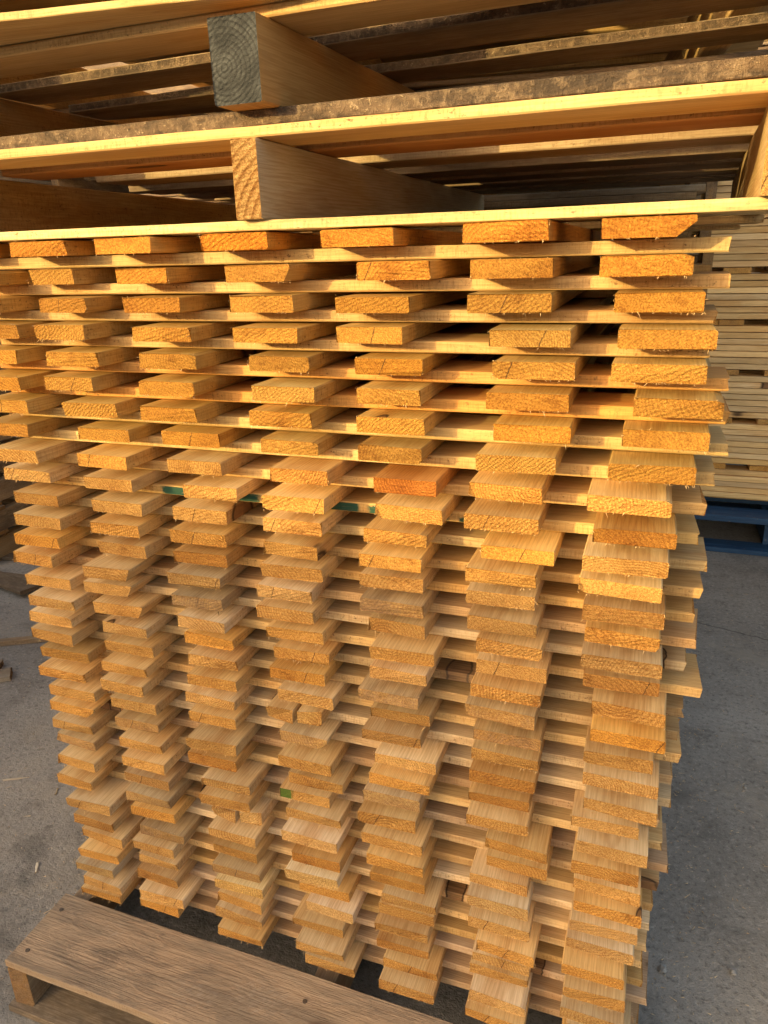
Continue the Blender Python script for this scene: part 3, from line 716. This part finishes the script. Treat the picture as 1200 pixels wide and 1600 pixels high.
# ------------------------------------------------------------------ litter on the concrete
def batten(name, label, cat, p, yaw, L, Wd, T, c, seed, tilt=0, group=None):
    o = link_mesh(name, board_mesh(name, L, Wd, T, seg=3, seed=seed, rough=.002, wob=.001), None, p, (0, tilt, yaw), c)
    return tag(o, label, cat, group)
Z0 = ZG + .0006
batten('batten', 'long thin brown batten lying on the concrete at the far left edge', 'batten', (-1.70, .70, Z0), math.radians(29), .66, .030, .020, (.42, .30, .18, .4), 901)
batten('board_offcut', 'short grey board offcut on the concrete by the left edge', 'offcut', (-1.26, .60, Z0), math.radians(38), .25, .07, .02, (.42, .36, .28, .5), 902)
batten('board_offcut', 'small block of scrap wood behind the short grey offcut', 'offcut', (-1.20, .76, Z0), math.radians(30), .06, .05, .022, (.40, .33, .24, .5), 903)
batten('loose_board', 'dark loose board lying flat in front of the left background stack', 'board', (-2.9, 1.36, Z0), math.radians(3), 1.35, .10, .02, (.26, .20, .14, .6), 904)
for i, (x, y, yw, L, lab) in enumerate(((-2.25, 1.62, 8, .7, 'dark scrap board at the far left, on top of the litter'), (-2.05, 1.45, -14, .55, 'dark scrap board at the far left, crossing the others'),
                               (-2.5, 1.78, 2, .9, 'dark scrap board at the far left, closest to the pallets'), (-1.95, 1.66, 35, .3, 'short dark scrap board at the far left'))):
    batten('scrap_board', lab, 'board', (x, y, Z0 + .021 * (i % 3)), math.radians(yw), L, .09, .02, (.20, .15, .10, .5), 920 + i, 0, 'dark scrap boards at the far left')
batten('wood_splinter', 'long pale splinter on the concrete left of the stack', 'splinter', (-.632, .297, Z0), math.radians(28), .068, .006, .003, (.55, .48, .38, 0), 905)
batten('wood_splinter', 'small yellow splinter on the concrete nearest the stack', 'splinter', (-.452, .318, Z0), math.radians(-58), .026, .006, .003, (.62, .52, .34, 0), 906)
batten('wood_splinter', 'short white splinter on the concrete above the old pallet', 'splinter', (-.298, .080, Z0), math.radians(-52), .034, .006, .003, (.75, .70, .58, 0), 907)
bm = bmesh.new(); rr = random.Random(44)
def blocked(x, y): return -.07 < x < 1.16 and -.28 < y < 1.2
def chips(n, x0, x1, y0, y1):
    for _ in range(n):
        x, y = rr.uniform(x0, x1), rr.uniform(y0, y1)
        if blocked(x, y): continue
        L, w, a = rr.uniform(.002, .009) * (2.6 if rr.random() < .08 else 1), rr.uniform(.0005, .0013), rr.uniform(0, 6.28)
        d = Vector((math.cos(a), math.sin(a), rr.uniform(0, .25))); p = Vector((x, y, ZG + .0006))
        s = Vector((-d.y, d.x, 0)) * w
        v = [bm.verts.new(p + s), bm.verts.new(p - s), bm.verts.new(p + d * L - s * .3 + Vector((0, 0, .0005))), bm.verts.new(p + Vector((0, 0, w * 1.6))), ]
        for t in ((0, 1, 2), (0, 2, 3), (1, 3, 2)): bm.faces.new([v[i] for i in t])
chips(1100, 1.1, 2.0, -.2, 2.3); chips(1000, -1.6, 0, -.35, 1.4); chips(260, 1.14, 1.3, -.2, 1.2); chips(220, -.25, -.06, -.3, 1.2)
me = bpy.data.meshes.new('wood_chips'); bm.to_mesh(me); bm.free(); me.materials.append(M_FACE)
o = link_mesh('wood_chips', me, color=(.62, .50, .34, 0)); tag(o, 'fine wood chips and dust scattered over the concrete', 'wood chips', None, 'stuff')
for i, (px, py, s, lab) in enumerate(((1.185, .2645, .0085, 'grey pebble on the concrete close to the right side of the stack'), (1.322, .303, .0065, 'small pebble on the concrete at the lower right'),
                              (1.40, .92, .005, 'tiny pebble on the concrete beside the middle of the stack'))):
    bm = bmesh.new(); bmesh.ops.create_icosphere(bm, subdivisions=2, radius=s)
    for v in bm.verts: v.co = Vector((v.co.x * 1.0, v.co.y * 1.3, v.co.z * .7)) * (1 + rr.uniform(-.24, .24))
    me = bpy.data.meshes.new('pebble'); bm.to_mesh(me); bm.free(); me.materials.append(M_STONE)
    tag(link_mesh('pebble', me, loc=(px, py, ZG + s * .5)), lab, 'pebble')
